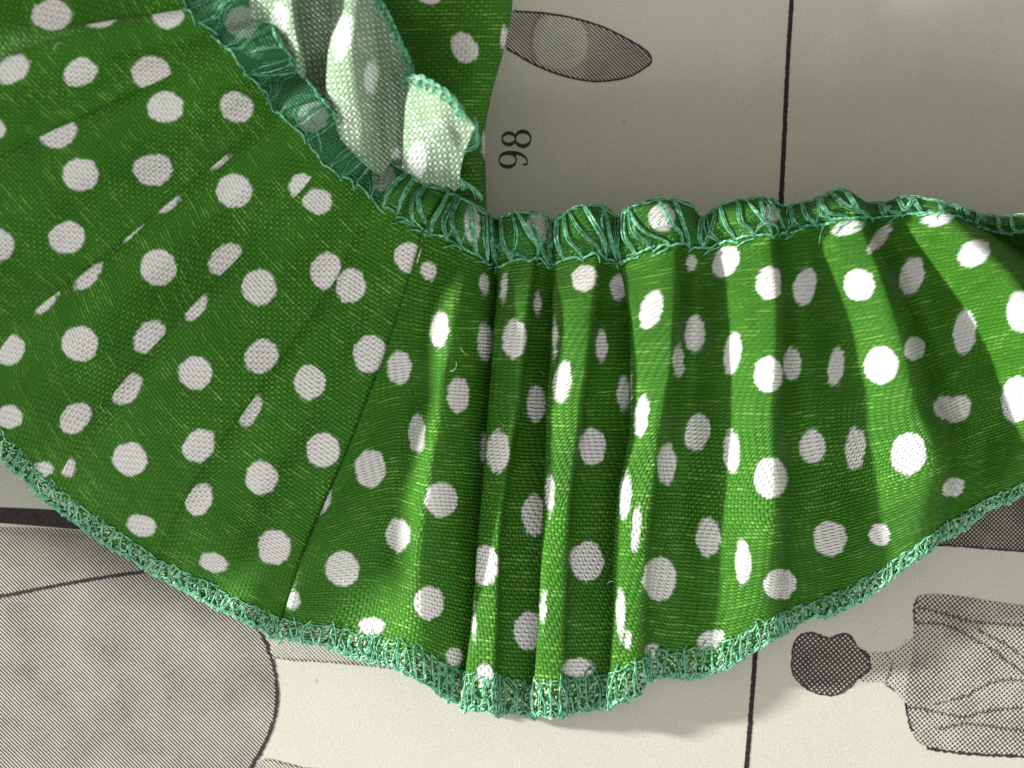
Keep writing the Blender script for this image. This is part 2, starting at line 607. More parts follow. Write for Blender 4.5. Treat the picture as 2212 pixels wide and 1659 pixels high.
# lifts are above the sheet in u (1 u = 0.036 mm); sheets of ink lie above one another
L1, L2, L3 = 0.35, 0.7, 1.05
stroke_print("ruled_line", [(1716, -120), (1710, 0), (1701, 150), (1694, 300), (1687, 440), (1672, 700), (1655, 1000), (1637, 1350), (1631, 1420), (1622, 1540), (1612, 1662), (1602, 1800)],
             [10, 10, 9.5, 10, 11, 10, 10, 10, 10.5, 10, 10.5, 10], M_RULE, L2, rag=1.0)

# leaf-shaped drawing at the top
leaf = [(1040, 12), (1110, 24), (1200, 32), (1290, 54), (1350, 82), (1398, 112), (1407, 132), (1388, 150), (1350, 168), (1290, 176), (1225, 166), (1160, 142), (1095, 105), (1040, 80)]
poly_print("leaf_drawing", leaf, M_LINESCR, L1)
poly_print("leaf_tip", [(1268, 50), (1320, 66), (1360, 90), (1398, 116), (1404, 132), (1385, 149), (1345, 166), (1290, 173), (1262, 170), (1272, 130), (1276, 90)], M_LINEDRK, L2)
poly_print("leaf_circle", [(1156, 60), (1172, 38), (1205, 34), (1240, 42), (1264, 66), (1268, 100), (1255, 135), (1225, 150), (1190, 146), (1165, 130), (1152, 95)], M_LINELGT, L2)
stroke_print("printed_outline", leaf[1:13], 4, M_INK, L3)
stroke_print("printed_outline", [(1166, 28), (1152, 60), (1146, 100), (1158, 142)], 6, M_LINEDRK, L3)
stroke_print("printed_outline", [(1262, 46), (1274, 90), (1272, 130), (1262, 172)], 5, M_LINEDRK, L3)


# numerals 9 and 8, turned a quarter turn to the left (the line of text reads upwards)
def glyph(strokes, ox, oy, h):
    """glyph coords: x right, y up (0..1 tall) -> turned 90 deg counter-clockwise on the page"""
    out = []
    for pts, wd in strokes:
        P = [(ox + (y - 1.0) * h + h, oy - x * h) for x, y in [(a, 1 - b) for a, b in pts]]
        out.append((P, [q*h for q in wd]))
    return out


def ell(cx, cy, rx, ry, a0, a1, n, w0, w1):
    th = np.radians(np.linspace(a0, a1, n))
    pts = [(cx + rx*math.cos(t), cy + ry*math.sin(t)) for t in th]
    wd = [w0 + (w1 - w0) * abs(math.cos(t))**1.5 for t in th]
    return pts, wd


eight = [ell(0.30, 0.745, 0.19, 0.225, -90, 270, 25, 0.045, 0.13),
         ell(0.30, 0.27, 0.245, 0.26, -90, 270, 25, 0.045, 0.14)]
nine = [ell(0.29, 0.69, 0.23, 0.29, -90, 270, 25, 0.04, 0.13),
        ([(0.525, 0.72), (0.53, 0.50), (0.47, 0.24), (0.34, 0.07), (0.20, 0.03), (0.11, 0.09)], [0.13, 0.13, 0.10, 0.06, 0.05, 0.06]),
        ([(0.10, 0.14), (0.14, 0.13), (0.17, 0.12)], [0.06, 0.10, 0.06])]
H8 = 64.0
multi_stroke("printed_numeral", glyph(eight, 1083, 319, H8), M_INK, L2)
multi_stroke("printed_numeral", glyph(nine, 1077, 364, H8), M_INK, L2)

# big grey drawing at the lower left
big = [(-400, 1126), (-100, 1136), (100, 1141), (200, 1150), (330, 1180), (450, 1240), (520, 1300), (556, 1350), (580, 1400), (594, 1450), (598, 1500), (592, 1545), (578, 1590), (552, 1645), (520, 1700), (460, 1800), (-400, 1800)]
poly_print("grey_rounded_drawing", big, M_LINEBIG, L1)
poly_print("dark_printed_bar", [(-400, 1085), (-100, 1092), (0, 1096), (90, 1100), (200, 1108), (300, 1120), (300, 1150), (200, 1146), (90, 1137), (0, 1130), (-100, 1124), (-400, 1120)], M_INK, L2)
stroke_print("printed_outline", [(-100, 1146), (0, 1151), (100, 1155), (220, 1162)], 7, M_LINEDRK, L2, rag=2)
stroke_print("printed_outline", [(-120, 1300), (0, 1288), (70, 1275), (150, 1260), (220, 1248), (330, 1232)], 7.5, M_INK, L2, rag=1.2)
stroke_print("printed_outline", [(470, 1240), (530, 1310), (562, 1362), (583, 1410), (595, 1460), (599, 1505), (592, 1555), (574, 1602), (545, 1655), (510, 1720)],
             [6, 7, 9, 8, 7, 8, 8, 8, 9, 9], M_INK, L3, rag=2.2)
# pale hatched strip right of it, under the hem
poly_print("pale_printed_strip", [(560, 1300), (900, 1380), (900, 1452), (860, 1444), (800, 1438), (740, 1430), (680, 1427), (620, 1422), (586, 1418), (575, 1380)], M_LINELGT, L2 + 0.12)
stroke_print("printed_outline", [(588, 1420), (640, 1425), (700, 1429), (780, 1435), (860, 1445), (920, 1456)], 4.5, M_LINEDRK, L3 + 0.15, rag=2)
poly_print("pale_printed_strip", [(570, 1640), (600, 1646), (640, 1655), (720, 1672), (720, 1760), (500, 1760), (530, 1690)], M_LINELGT, L2 + 0.12)
stroke_print("printed_outline", [(572, 1640), (600, 1646), (640, 1656), (720, 1674)], 4.5, M_LINEDRK, L3 + 0.15, rag=2)

# dark band at the right
poly_print("dark_printed_bar", [(1940, 1060), (2100, 1040), (2500, 1040), (2500, 1205), (2300, 1198), (2212, 1193), (2120, 1186), (2060, 1180), (1960, 1176)], M_DOTVDRK, L1)
stroke_print("printed_outline", [(1960, 1174), (2060, 1179), (2120, 1184), (2212, 1191), (2400, 1200)], 4, M_INK, L2, rag=1.5)

# small figure at the lower right: round head, neck, draped dress
head = [(1712, 1405), (1716, 1388), (1730, 1372), (1752, 1367), (1775, 1374), (1794, 1379), (1812, 1372), (1828, 1370), (1842, 1380), (1852, 1398), (1868, 1410), (1878, 1424), (1880, 1440),
        (1870, 1455), (1852, 1466), (1838, 1482), (1818, 1496), (1795, 1502), (1766, 1498), (1738, 1484), (1718, 1464), (1710, 1440)]
poly_print("figure_head", head, M_DOTDRK, L2)
stroke_print("printed_outline", head + head[:1], 3.2, M_INK, L3, rag=1.6)
poly_print("figure_neck", [(1850, 1398), (1880, 1408), (1920, 1408), (1945, 1395), (1965, 1380), (1985, 1400), (1980, 1500), (1960, 1520), (1930, 1490), (1905, 1474), (1860, 1470)], M_DOTPALE, L1)
dress = [(1976, 1300), (1990, 1286), (2030, 1284), (2090, 1290), (2150, 1300), (2212, 1308), (2400, 1330), (2400, 1640), (2212, 1634), (2120, 1628), (2030, 1622), (2000, 1614), (1978, 1596),
         (1968, 1575), (1962, 1545), (1956, 1520), (1958, 1480), (1966, 1440), (1972, 1400), (1974, 1350)]
poly_print("figure_dress", dress, M_DOTLGT, L2)
for pts in ([(1976, 1345), (2040, 1350), (2110, 1384), (2180, 1430), (2260, 1500)],
            [(1984, 1312), (2040, 1326), (2100, 1342), (2160, 1348), (2240, 1352)],
            [(2110, 1360), (2160, 1385), (2212, 1420), (2260, 1460)],
            [(2020, 1520), (2080, 1505), (2130, 1480), (2180, 1468), (2250, 1475)],
            [(1956, 1525), (2010, 1535), (2080, 1548), (2130, 1536), (2212, 1528), (2280, 1526)],
            [(2020, 1575), (2090, 1564), (2150, 1570), (2240, 1582)]):
    stroke_print("printed_outline", pts, 6, M_DOTVDRK, L3, rag=2.5)
stroke_print("printed_outline", [(2002, 1616), (2050, 1624), (2120, 1630), (2212, 1634), (2400, 1642)], 5.5, M_INK, L3, rag=2.5)
stroke_print("printed_outline", [(1976, 1345), (1974, 1315), (1982, 1296)], 4, M_INK, L3, rag=2)
stroke_print("printed_outline", [(1956, 1518), (1962, 1552), (1970, 1580)], 4, M_INK, L3, rag=2)
stroke_print("printed_outline", [(1912, 1412), (1926, 1430), (1922, 1455), (1912, 1475), (1932, 1492)], 3.5, M_DOTVDRK, L3, rag=2)

# ================================================================== the garment
garment = bpy.data.objects.new("ruffled_garment", None); sc.collection.objects.link(garment)
garment["label"] = "green cotton ruffle with white polka dots and teal overlocked edges, pleated left and gathered right"
garment["category"] = "garment"

# seam (needle line) and outer edge of the overlocked band
SEAM = np.array([(-300, -1000), (100, -420), (300, -130), (402, 33), (496, 100), (603, 241), (703, 352), (830, 446), (944, 509), (1074, 565)], float)
BTOP = np.array([(-100, -1150), (300, -520), (480, -190), (563, -20), (612, 95), (700, 212), (790, 310), (895, 382), (990, 420), (1075, 458)], float)


def band_top(x, y):
    d = np.hypot(SEAM[:, 0]-x, SEAM[:, 1]-y)
    # project on polyline
    best = None
    for i in range(len(SEAM)-1):
        a, b = SEAM[i], SEAM[i+1]
        t = np.clip(np.dot([x-a[0], y-a[1]], b-a)/np.dot(b-a, b-a), 0, 1)
        q = a+(b-a)*t
        e = np.hypot(*(q-[x, y]))
        if best is None or e < best[0]:
            best = (e, BTOP[i]+(BTOP[i+1]-BTOP[i])*t)
    return best[1]


def zbase_left(x, y):
    """height of the pleated part: highest far left, dropping to the right and to the hem"""
    pts = np.array([(-900, 640, 560), (-1500, 400, 560), (-900, 100, 620), (-500, 450, 600), (-300, -200, 600), (-300, 300, 590), (-330, 650, 560), (0, 0, 500), (0, 600, 440), (-330, 930, 470), (-900, 950, 560), (0, 990, 170),  # unseen heights left of the view are raised to shade the pleats
                    (430, 0, 420), (600, 240, 360), (830, 446, 275), (330, 700, 320), (600, 800, 245), (870, 900, 170), (150, 1100, 90), (330, 1240, 62), (600, 1370, 40),
                    (450, 1080, 170), (250, 950, 245), (880, 600, 230), (720, 1150, 120), (1000, 560, 230), (740, 1405, 36)], float)
    w_ = 1.0/((pts[:, 0]-x)**2 + (pts[:, 1]-y)**2 + 900.0)**1.3
    return float((w_*pts[:, 2]).sum()/w_.sum())


cols = []
panel_edges = []      # column index where a new panel (sharp left edge) starts


def resample(poly, n, frac=(0, .22, .5, .78, 1.0)):
    poly = np.array(poly, float)
    L = np.r_[0, np.cumsum(np.hypot(*np.diff(poly, axis=0).T))]
    f = np.array(frac)*L[-1]
    return np.stack([np.interp(f, L, poly[:, 0]), np.interp(f, L, poly[:, 1])], -1)


def left_col(pts5, dz, dzs=(0.7, 1, 1, 1, .7)):
    """pts5: 5 points seam..hem; adds band top and band middle"""
    s0 = pts5[0]
    bt = band_top(*s0)
    z5 = [zbase_left(x, y) + dz*k for (x, y), k in zip(pts5, dzs)]
    rows = [(bt[0], bt[1], z5[0]-2), ((bt[0]+s0[0])/2, (bt[1]+s0[1])/2, z5[0]+9 + .6*dz)]
    rows += [(x, y, z) for (x, y), z in zip(pts5, z5)]
    return rows


pleats = [
    [(60, -480), (-500, -200), (-1100, 250), (-1700, 1000)],
    [(400, 20), (225, 32), (0, 105), (-300, 260), (-900, 980)],
    [(496, 112), (400, 158), (325, 190), (170, 262), (0, 335), (-200, 500), (-430, 860)],
    [(603, 245), (535, 300), (470, 352), (367, 438), (285, 505), (190, 588), (100, 658), (0, 745), (-80, 905)],
    [(705, 357), (668, 415), (600, 480), (520, 555), (450, 635), (340, 742), (270, 838), (190, 925), (100, 1085)],
    [(812, 440), (775, 520), (735, 600), (665, 700), (600, 785), (535, 890), (455, 985), (400, 1090), (325, 1243)],
    [(915, 497), (900, 570), (853, 700), (832, 780), (780, 900), (735, 1000), (700, 1090), (650, 1215), (600, 1375)],
]
# start far left, off the view
ext = resample([(-160, -700), (-900, -450), (-1800, 0), (-2600, 500)], 5)
cols.append(left_col(ext, -150))
R5 = [resample(p, 5) for p in pleats]
for k, r in enumerate(R5):
    big_ = 1.0 if k < 5 else 1.5
    off = np.array([5.0, 4.0])
    if k:
        prev = R5[k-1]
        cols.append(left_col(prev + (r-prev)*0.45, -20.0))
        cols.append(left_col(prev + (r-prev)*(0.80 if k < 6 else 0.70), -6.0 if k < 6 else 30.0, (0.7, 1, 1, 1, .7) if k < 6 else (-.3, -.3, .2, 1.0, .9)))
    cols.append(left_col(r + off*(1.6 if k > 5 else -1.6), -1.5*big_))            # under the edge
    panel_edges.append(len(cols))
    cols.append(left_col(r, 3.0*big_ if k < 6 else 16.0, (.3, .5, .8, 1.2, 1.0) if k == 6 else (0.7, 1, 1, 1, .7)))                        # the edge
    nxt = R5[k+1] if k+1 < len(R5) else None
    if nxt is not None:
        cols.append(left_col(r + (nxt-r)*0.14, 7.0*big_))


def rcol(x5, z5, bt=None, bz=None):
    """x5: (x,y) at seam, m1, m2, m3, hem ; z5 heights"""
    s0 = x5[0]
    if bt is None:
        bt = (s0[0], 456)
    rows = [(bt[0], bt[1], z5[0]-14 if bz is None else bz), ((bt[0]+s0[0])/2, (bt[1]+s0[1])/2, z5[0]+16)]
    z5 = np.array(z5, float) + np.clip((x5[4][0]-1600)*0.12, 0, 60)*np.array([0, 0, .1, .5, 1.0])
    rows += [(p[0], p[1], z) for p, z in zip(x5, z5)]
    return rows


ZB = np.array([215, 206, 176, 126, 44.0])
def Z(f, a=1.0):
    A = np.array([30, 68, 80, 72, 36.0])*a
    return ZB + f*A

# ridge 1
cols.append(left_col(np.array([(940, 508), (905, 700), (868, 900), (830, 1130), (735, 1414)], float), -4))
cols.append(rcol([(1004, 540), (975, 700), (945, 900), (912, 1140), (880, 1460)], ZB + [46, 98, 106, 92, 40], (1005, 428)))
cols.append(rcol([(1042, 560), (1030, 700), (1005, 900), (975, 1140), (950, 1502)], ZB + [24, 48, 48, 40, 12], (1045, 452)))
cols.append(rcol([(1072, 575), (1083, 700), (1066, 900), (1046, 1140), (1004, 1532)], Z(-1), (1066, 470)))
def sharp(E, K, Dn, bE, bK, bD, a=0.85):
    panel_edges.append(len(cols))
    K = [(k[0] + 0.68*(d[0]-k[0]), k[1]) for k, d in zip(K, Dn)]
    cols.append(rcol(E, Z(0.42, a), bE))
    cols.append(rcol(K, Z(1.0, a), bK))
    cols.append(rcol(Dn, Z(-0.3, a), bD))

sharp([(1078, 570), (1070, 700), (1055, 900), (1036, 1140), (1000, 1530)],
      [(1112, 560), (1098, 700), (1080, 900), (1056, 1140), (1030, 1538)],
      [(1160, 560), (1150, 700), (1124, 900), (1092, 1140), (1078, 1550)],
      (1080, 466), (1120, 455), (1168, 458))
cols.append(rcol([(1193, 575), (1205, 700), (1194, 900), (1185, 1140), (1158, 1552)], Z(-1), (1192, 474)))
sharp([(1200, 570), (1194, 700), (1182, 900), (1173, 1140), (1150, 1552)],
      [(1250, 552), (1232, 700), (1210, 900), (1196, 1140), (1180, 1550)],
      [(1306, 556), (1296, 700), (1270, 900), (1236, 1140), (1226, 1546)],
      (1208, 462), (1262, 444), (1312, 450))
cols.append(rcol([(1336, 568), (1366, 700), (1370, 900), (1340, 1140), (1322, 1530)], Z(-1), (1340, 470)))
sharp([(1345, 560), (1358, 700), (1361, 900), (1328, 1140), (1314, 1532)],
      [(1410, 530), (1408, 700), (1394, 900), (1362, 1140), (1345, 1500)],
      [(1480, 532), (1474, 700), (1448, 900), (1412, 1140), (1398, 1470)],
      (1352, 450), (1425, 428), (1490, 438), a=0.8)
cols.append(rcol([(1508, 538), (1502, 700), (1490, 900), (1466, 1140), (1450, 1470)], Z(-.8), (1520, 468)))
cols.append(rcol([(1566, 524), (1572, 700), (1566, 900), (1560, 1140), (1546, 1452)], Z(0.25), (1568, 436)))
cols.append(rcol([(1662, 508), (1676, 700), (1670, 900), (1674, 1130), (1660, 1384)], Z(1.1), (1650, 428)))
cols.append(rcol([(1688, 506), (1702, 700), (1704, 900), (1712, 1120), (1706, 1358)], Z(-0.6), (1692, 444)))
cols.append(rcol([(1718, 498), (1738, 700), (1754, 890), (1770, 1108), (1766, 1340)], Z(-1), (1722, 440)))
cols.append(rcol([(1775, 484), (1830, 690), (1865, 880), (1895, 1064), (1880, 1288)], Z(0.40), (1772, 424)))
cols.append(rcol([(1850, 474), (1926, 670), (1980, 860), (2025, 1010), (1996, 1193)], Z(1.2), (1815, 408)))
cols.append(rcol([(1885, 474), (1966, 654), (2028, 836), (2076, 980), (2050, 1157)], Z(-0.4), (1880, 440)))
cols.append(rcol([(1915, 468), (2000, 644), (2066, 818), (2116, 960), (2100, 1127)], Z(-0.6), (1910, 440)))
cols.append(rcol([(1975, 462), (2090, 620), (2175, 790), (2215, 920), (2222, 1066)], Z(1.0), (1968, 425)))
cols.append(rcol([(2060, 466), (2190, 600), (2290, 760), (2360, 880), (2390, 1000)], Z(2.3), (2060, 446)))
cols.append(rcol([(2150, 500), (2290, 580), (2400, 720), (2480, 850), (2520, 960)], Z(-0.9), (2160, 470)))
cols.append(rcol([(2260, 500), (2420, 560), (2540, 680), (2630, 800), (2680, 900)], Z(1.0), (2270, 460)))
cols.append(rcol([(2380, 520), (2540, 560), (2680, 660), (2780, 760), (2850, 840)], Z(-1.0), (2390, 480)))
cols.append(rcol([(2500, 520), (2660, 540), (2820, 620), (2940, 700), (3020, 760)], Z(0.8), (2510, 470)))

cl = Cloth(cols, 3.3, 3.3, "ruffle")
for _c in ():
    pass
s, t = cl.thread_coords(18)
# which panel every vertex belongs to
panel = np.zeros((cl.nu, 1), int)
for e in panel_edges:
    panel[cl.tu >= e-0.5] += 1
panel = np.repeat(panel, cl.nv, 1)
NP = len(panel_edges)

DOTS = [
 (112, 32, 42, 33), (223, 30, 42, 26, -20, 2), (363, 32, 34, 30), (28, 150, 39, 27, -35), (174, 157, 38, 29, -25), (327, 157, 41, 36),
 (357, 231, 38, 33), (511, 231, 37, 32, 20), (124, 285, 41, 34, -15), (174, 378, 39, 35), (330, 367, 42, 34), (472, 353, 24, 8, -36, 4),
 (367, 441, 27, 9, -42, 4), (285, 503, 24, 8, -45, 4), (506, 412, 39, 36), (653, 405, 28, 30, -50, 4), (687, 435, 31, 27, 0, 5), (144, 514, 39, 34, -20),
 (-8, 278, 20, 22), (0, 530, 30, 33), (342, 578, 39, 39), (486, 560, 40, 28, -45, 4), (191, 596, 38, 18, -45), (560, 621, 37, 38), (704, 585, 33, 39, 10, 5), (757, 617, 31, 37, 10, 6),
 (100, 655, 30, 11, -45, 4), (22, 756, 34, 30, -45), (172, 743, 38, 38), (324, 728, 40, 29, -50, 4), (424, 664, 34, 17, -50, 5), (422, 806, 37, 36), (565, 770, 39, 33, -45, 5),
 (669, 827, 33, 37), (275, 840, 38, 25, -50), (541, 888, 35, 18, -58, 6), (162, 903, 39, 28, -45, 4), (20, 900, 28, 25), (281, 992, 37, 36), (430, 962, 39, 31, -50, 5),
 (697, 972, 35, 37), (565, 1033, 35, 37), (146, 1007, 18, 22), (95, 1013, 20, 16), (430, 1080, 26, 38, 25), (701, 1088, 9, 26, 25, 7), (305, 1136, 32, 22, 15), (462, 1215, 30, 20, 15),
 (593, 1182, 35, 38), (740, 1229, 37, 38), (633, 1298, 14, 22), (860, 1155, 27, 37), (953, 1080, 37, 39), (927, 1303, 34, 37), (803, 1353, 28, 20), (980, 1420, 20, 22),
 (799, 765, 35, 40, 10, 6), (862, 794, 27, 38), (883, 556, 34, 33, 0, 6), (926, 585, 18, 22, 0, 7), (800, 1012, 33, 40),
 (949, 712, 21, 40, 5), (990, 853, 25, 40), (901, 936, 19, 42), (1046, 615, 11, 22), (1048, 738, 18, 40, 0, 7), (1052, 970, 16, 36, 0, 7),
 (1089, 622, 7, 32, 5), (1111, 732, 27, 43, 5), (1161, 655, 8, 20), (1158, 873, 21, 41), (1076, 975, 27, 46), (1047, 1222, 32, 45), (1025, 1343, 4, 36), (1046, 1457, 18, 24, 0), (1144, 1363, 36, 42),
 (1154, 1112, 28, 45, 0, 8), (1262, 600, 28, 31, 30), (1335, 622, 18, 28), (1299, 746, 13, 34), (1198, 732, 6, 40), (1215, 826, 20, 46, 8), (1280, 965, 30, 42), (1188, 1068, 10, 42), (1268, 1212, 39, 44),
 (1250, 1443, 36, 22), (1174, 1318, 7, 32), (1357, 836, 8, 48), (1347, 850, 14, 38, 0, 9), (1386, 897, 16, 46, 8), (1407, 669, 25, 44, 18), (1501, 722, 23, 40), (1466, 780, 12, 35), (1493, 568, 12, 18), (1350, 1072, 13, 46, 5),
 (1374, 1142, 9, 50, 5), (1341, 1325, 11, 48), (1357, 1383, 8, 20), (1425, 1250, 38, 48), (1440, 1003, 22, 44), (1506, 935, 28, 42, 12), (1530, 1160, 28, 43), (1580, 975, 18, 46), (1605, 1218, 17, 50),
 (1568, 565, 28, 38, 28), (1663, 612, 32, 37, 0, None, ('R', 1686)), (1739, 618, 25, 42, 15), (1833, 491, 35, 15, -15), (1900, 516, 13, 36, 40), (2024, 474, 34, 14, -10), (2104, 548, 39, 28, -30), (1970, 595, 27, 43, 15),
 (1856, 615, 36, 36), (2084, 719, 25, 48, 5), (2203, 672, 29, 46, 5), (1582, 762, 20, 44, 8), (1660, 809, 34, 40, 0, None, ('R', 1690)), (1711, 786, 20, 36), (1806, 793, 18, 44, 8), (1903, 789, 38, 43, 10), (1975, 752, 24, 26),
 (2195, 863, 33, 52, 5), (2040, 880, 24, 26), (2070, 884, 25, 34, 30), (1665, 1033, 38, 46, 0, None, ('R', 1703)), (1755, 966, 30, 38), (1848, 968, 23, 46, 5), (1962, 980, 40, 47, 10), (1685, 1262, 36, 34), (1793, 1163, 38, 40), (1900, 1155, 24, 24),
 (1535, 1382, 32, 20, -25), (1410, 1405, 16, 16), (2060, 1052, 26, 20, -30),
 (1020, 484, 18, 42), (1160, 492, 25, 38), (1430, 470, 30, 32), (1665, 463, 20, 22), (523, 48, 36, 34), (676, 251, 32, 33), (830, 388, 26, 30),
 (2330, 720, 30, 46), (2300, 560, 28, 38), (2420, 820, 30, 44), (-120, 430, 38, 36), (-180, 220, 38, 36), (-90, 640, 36, 34), (-250, 560, 38, 36), (-150, 20, 38, 36), (-300, 330, 38, 36),
]
sdf = dots_sdf(cl, DOTS, panel)
tv = cl.tv[None, :]
teal = np.clip((2.04 - tv)/0.12, 0, 1) * np.where(cl.tu[:, None] < 27, 1.0, 0.25)
teal = np.maximum(teal, np.clip((tv-5.86)/0.08, 0, 1)*0.55)
fray = np.clip((tv-5.80)/0.05, 0, 1)
ruf = new_mesh("ruffle", cl.X.reshape(-1, 3), grid_faces(cl.nu, cl.nv), M_FACE, garment)
add_cloth_attrs(ruf, s, t, sdf, teal, fray)

# ---- reverse side of the ruffle behind, upper middle
bc = []
def bcol(h, m, b, zh, zm, zb):
    bc.append([(h[0], h[1], zh), (.5*(h[0]+m[0]), .5*(h[1]+m[1]), (zh+zm)/2), (m[0], m[1], zm), (.5*(m[0]+b[0]), .5*(m[1]+b[1]), (zm+zb)/2+4), (b[0], b[1], zb)])
bcol((420, -150), (500, -20), (570, 130), 440, 420, 320)
bcol((560, -160), (590, -10), (625, 140), 480, 460, 330)
bcol((635, -160), (630, 0), (655, 180), 510, 490, 335)
bcol((668, -150), (650, 20), (676, 215), 400, 370, 290)
bcol((700, -150), (690, 30), (700, 240), 350, 320, 270)
bcol((738, -150), (725, 40), (712, 262), 350, 320, 268)
bcol((728, -150), (714, 60), (698, 262), 440, 410, 305)
bcol((758, -110), (756, 90), (745, 310), 500, 470, 330)
bcol((802, -30), (802, 130), (796, 360), 470, 430, 300)
bcol((835, 25), (835, 160), (830, 385), 390, 350, 255)
bcol((862, 80), (868, 220), (862, 400), 350, 310, 225)
bcol((890, 140), (888, 260), (884, 400), 345, 305, 212)
bcol((880, 160), (873, 265), (866, 398), 405, 360, 236)
bcol((922, 170), (915, 285), (905, 408), 452, 402, 250)
bcol((975, 205), (955, 290), (938, 410), 482, 425, 244)
bcol((1024, 275), (1004, 332), (986, 418), 470, 390, 222)
bk = Cloth(bc, 3.3, 3.3, "back")
bs, bt_ = bk.thread_coords(8)
bt_ = bk.P[..., 1].copy()
bs = 1.15*bk.P[..., 0]
_q = (bs*0.80 + bt_*0.60, bt_*0.80 - bs*0.60); bs, bt_ = _q
bsdf = dots_sdf(bk, [(742, 78, 20, 50, 12), (802, 165, 16, 36, 5), (606, 40, 18, 34), (1000, 205, 14, 18), (902, 345, 22, 40), (745, -40, 25, 40), (620, 118, 10, 22), (858, 350, 12, 30)], None)
bo = new_mesh("back_ruffle", bk.X.reshape(-1, 3), grid_faces(bk.nu, bk.nv), M_BACK, garment)
bo["label"] = "pale reverse side of the ruffle turned up behind the seam"
bfr = np.clip((0.14 - bk.tv[None, :])/0.06, 0, 1)
add_cloth_attrs(bo, bs, bt_, bsdf, bfr*0.6, np.zeros((1, 1)))

# ---- green face-side panel going up behind it
pc = []
for x0, x1, x2, x3, z in ((800, 820, 850, 900, 130), (870, 880, 900, 950, 160), (950, 950, 955, 985, 184), (1030, 1020, 1010, 1010, 190), (1085, 1075, 1050, 1030, 176),
                          (1108, 1092, 1060, 1044, 140), (1104, 1088, 1057, 1048, 105)):
    pc.append([(x0+8, -380, z+230), (x0+4, -180, z+200), (x0, 0, z+140), (x1, 100, z+90), (x2, 220, z+40), (x3, 330, z), (x3+6, 480, z-10)])
pn = Cloth(pc, 4.0, 4.0, "panel")
ps, pt = pn.thread_coords(3)
psdf = dots_sdf(pn, [(1003, 103, 29, 36, -30), (1090, 82, 9, 24), (1049, 312, 9, 30), (930, -20, 34, 30)], None)
po = new_mesh("fabric_panel", pn.X.reshape(-1, 3), grid_faces(pn.nu, pn.nv), M_FACE, garment)
add_cloth_attrs(po, ps, pt, psdf, np.zeros((1, 1)), np.zeros((1, 1)))


# ------------------------------------------------------------------ overlock stitching
def fibres(T, path, spread, nstrand, r, lay=6, wob=0.6, seed=None):
    """bundle of fine strands along path (n,3 metres): spread in u"""
    path = np.asarray(path)
    n = len(path)
    t = np.gradient(path, axis=0); t /= np.linalg.norm(t, axis=1, keepdims=True)+1e-12
    side = np.cross(t, [0, 0, 1.0]); side /= np.linalg.norm(side, axis=1, keepdims=True)+1e-12
    for q in range(nstrand):
        a = rng.uniform(-1, 1); ph = rng.uniform(0, 6.28); tw = rng.uniform(.6, 1.6)
        x = np.linspace(0, 1, n)
        env = 0.35 + 0.65*np.sin(PI*np.clip(x, 0.02, 0.98))
        off = (a*env*spread + wob*np.sin(x*6.28*tw+ph)) * S
        up = (rng.uniform(-1, 1)*spread*0.25 + wob*0.6*np.cos(x*6.28*tw+ph)) * S
        T.add(path + side*off[:, None] + np.array([0, 0, 1.0])*np.asarray(up)[:, None], r*S*rng.uniform(.75, 1.2), 4)


def on(clh, pts, lift, n):
    """smooth path over the cloth through control-space points (u, v), lifted"""
    P = crom(np.array(pts, float), n) if len(pts) > 2 else np.linspace(pts[0], pts[1], n)
    lf = np.full(n, lift, float) if np.isscalar(lift) else np.interp(np.linspace(0, 1, n), np.linspace(0, 1, len(lift)), lift)
    return clh.at(P[:, 0], P[:, 1], lf)


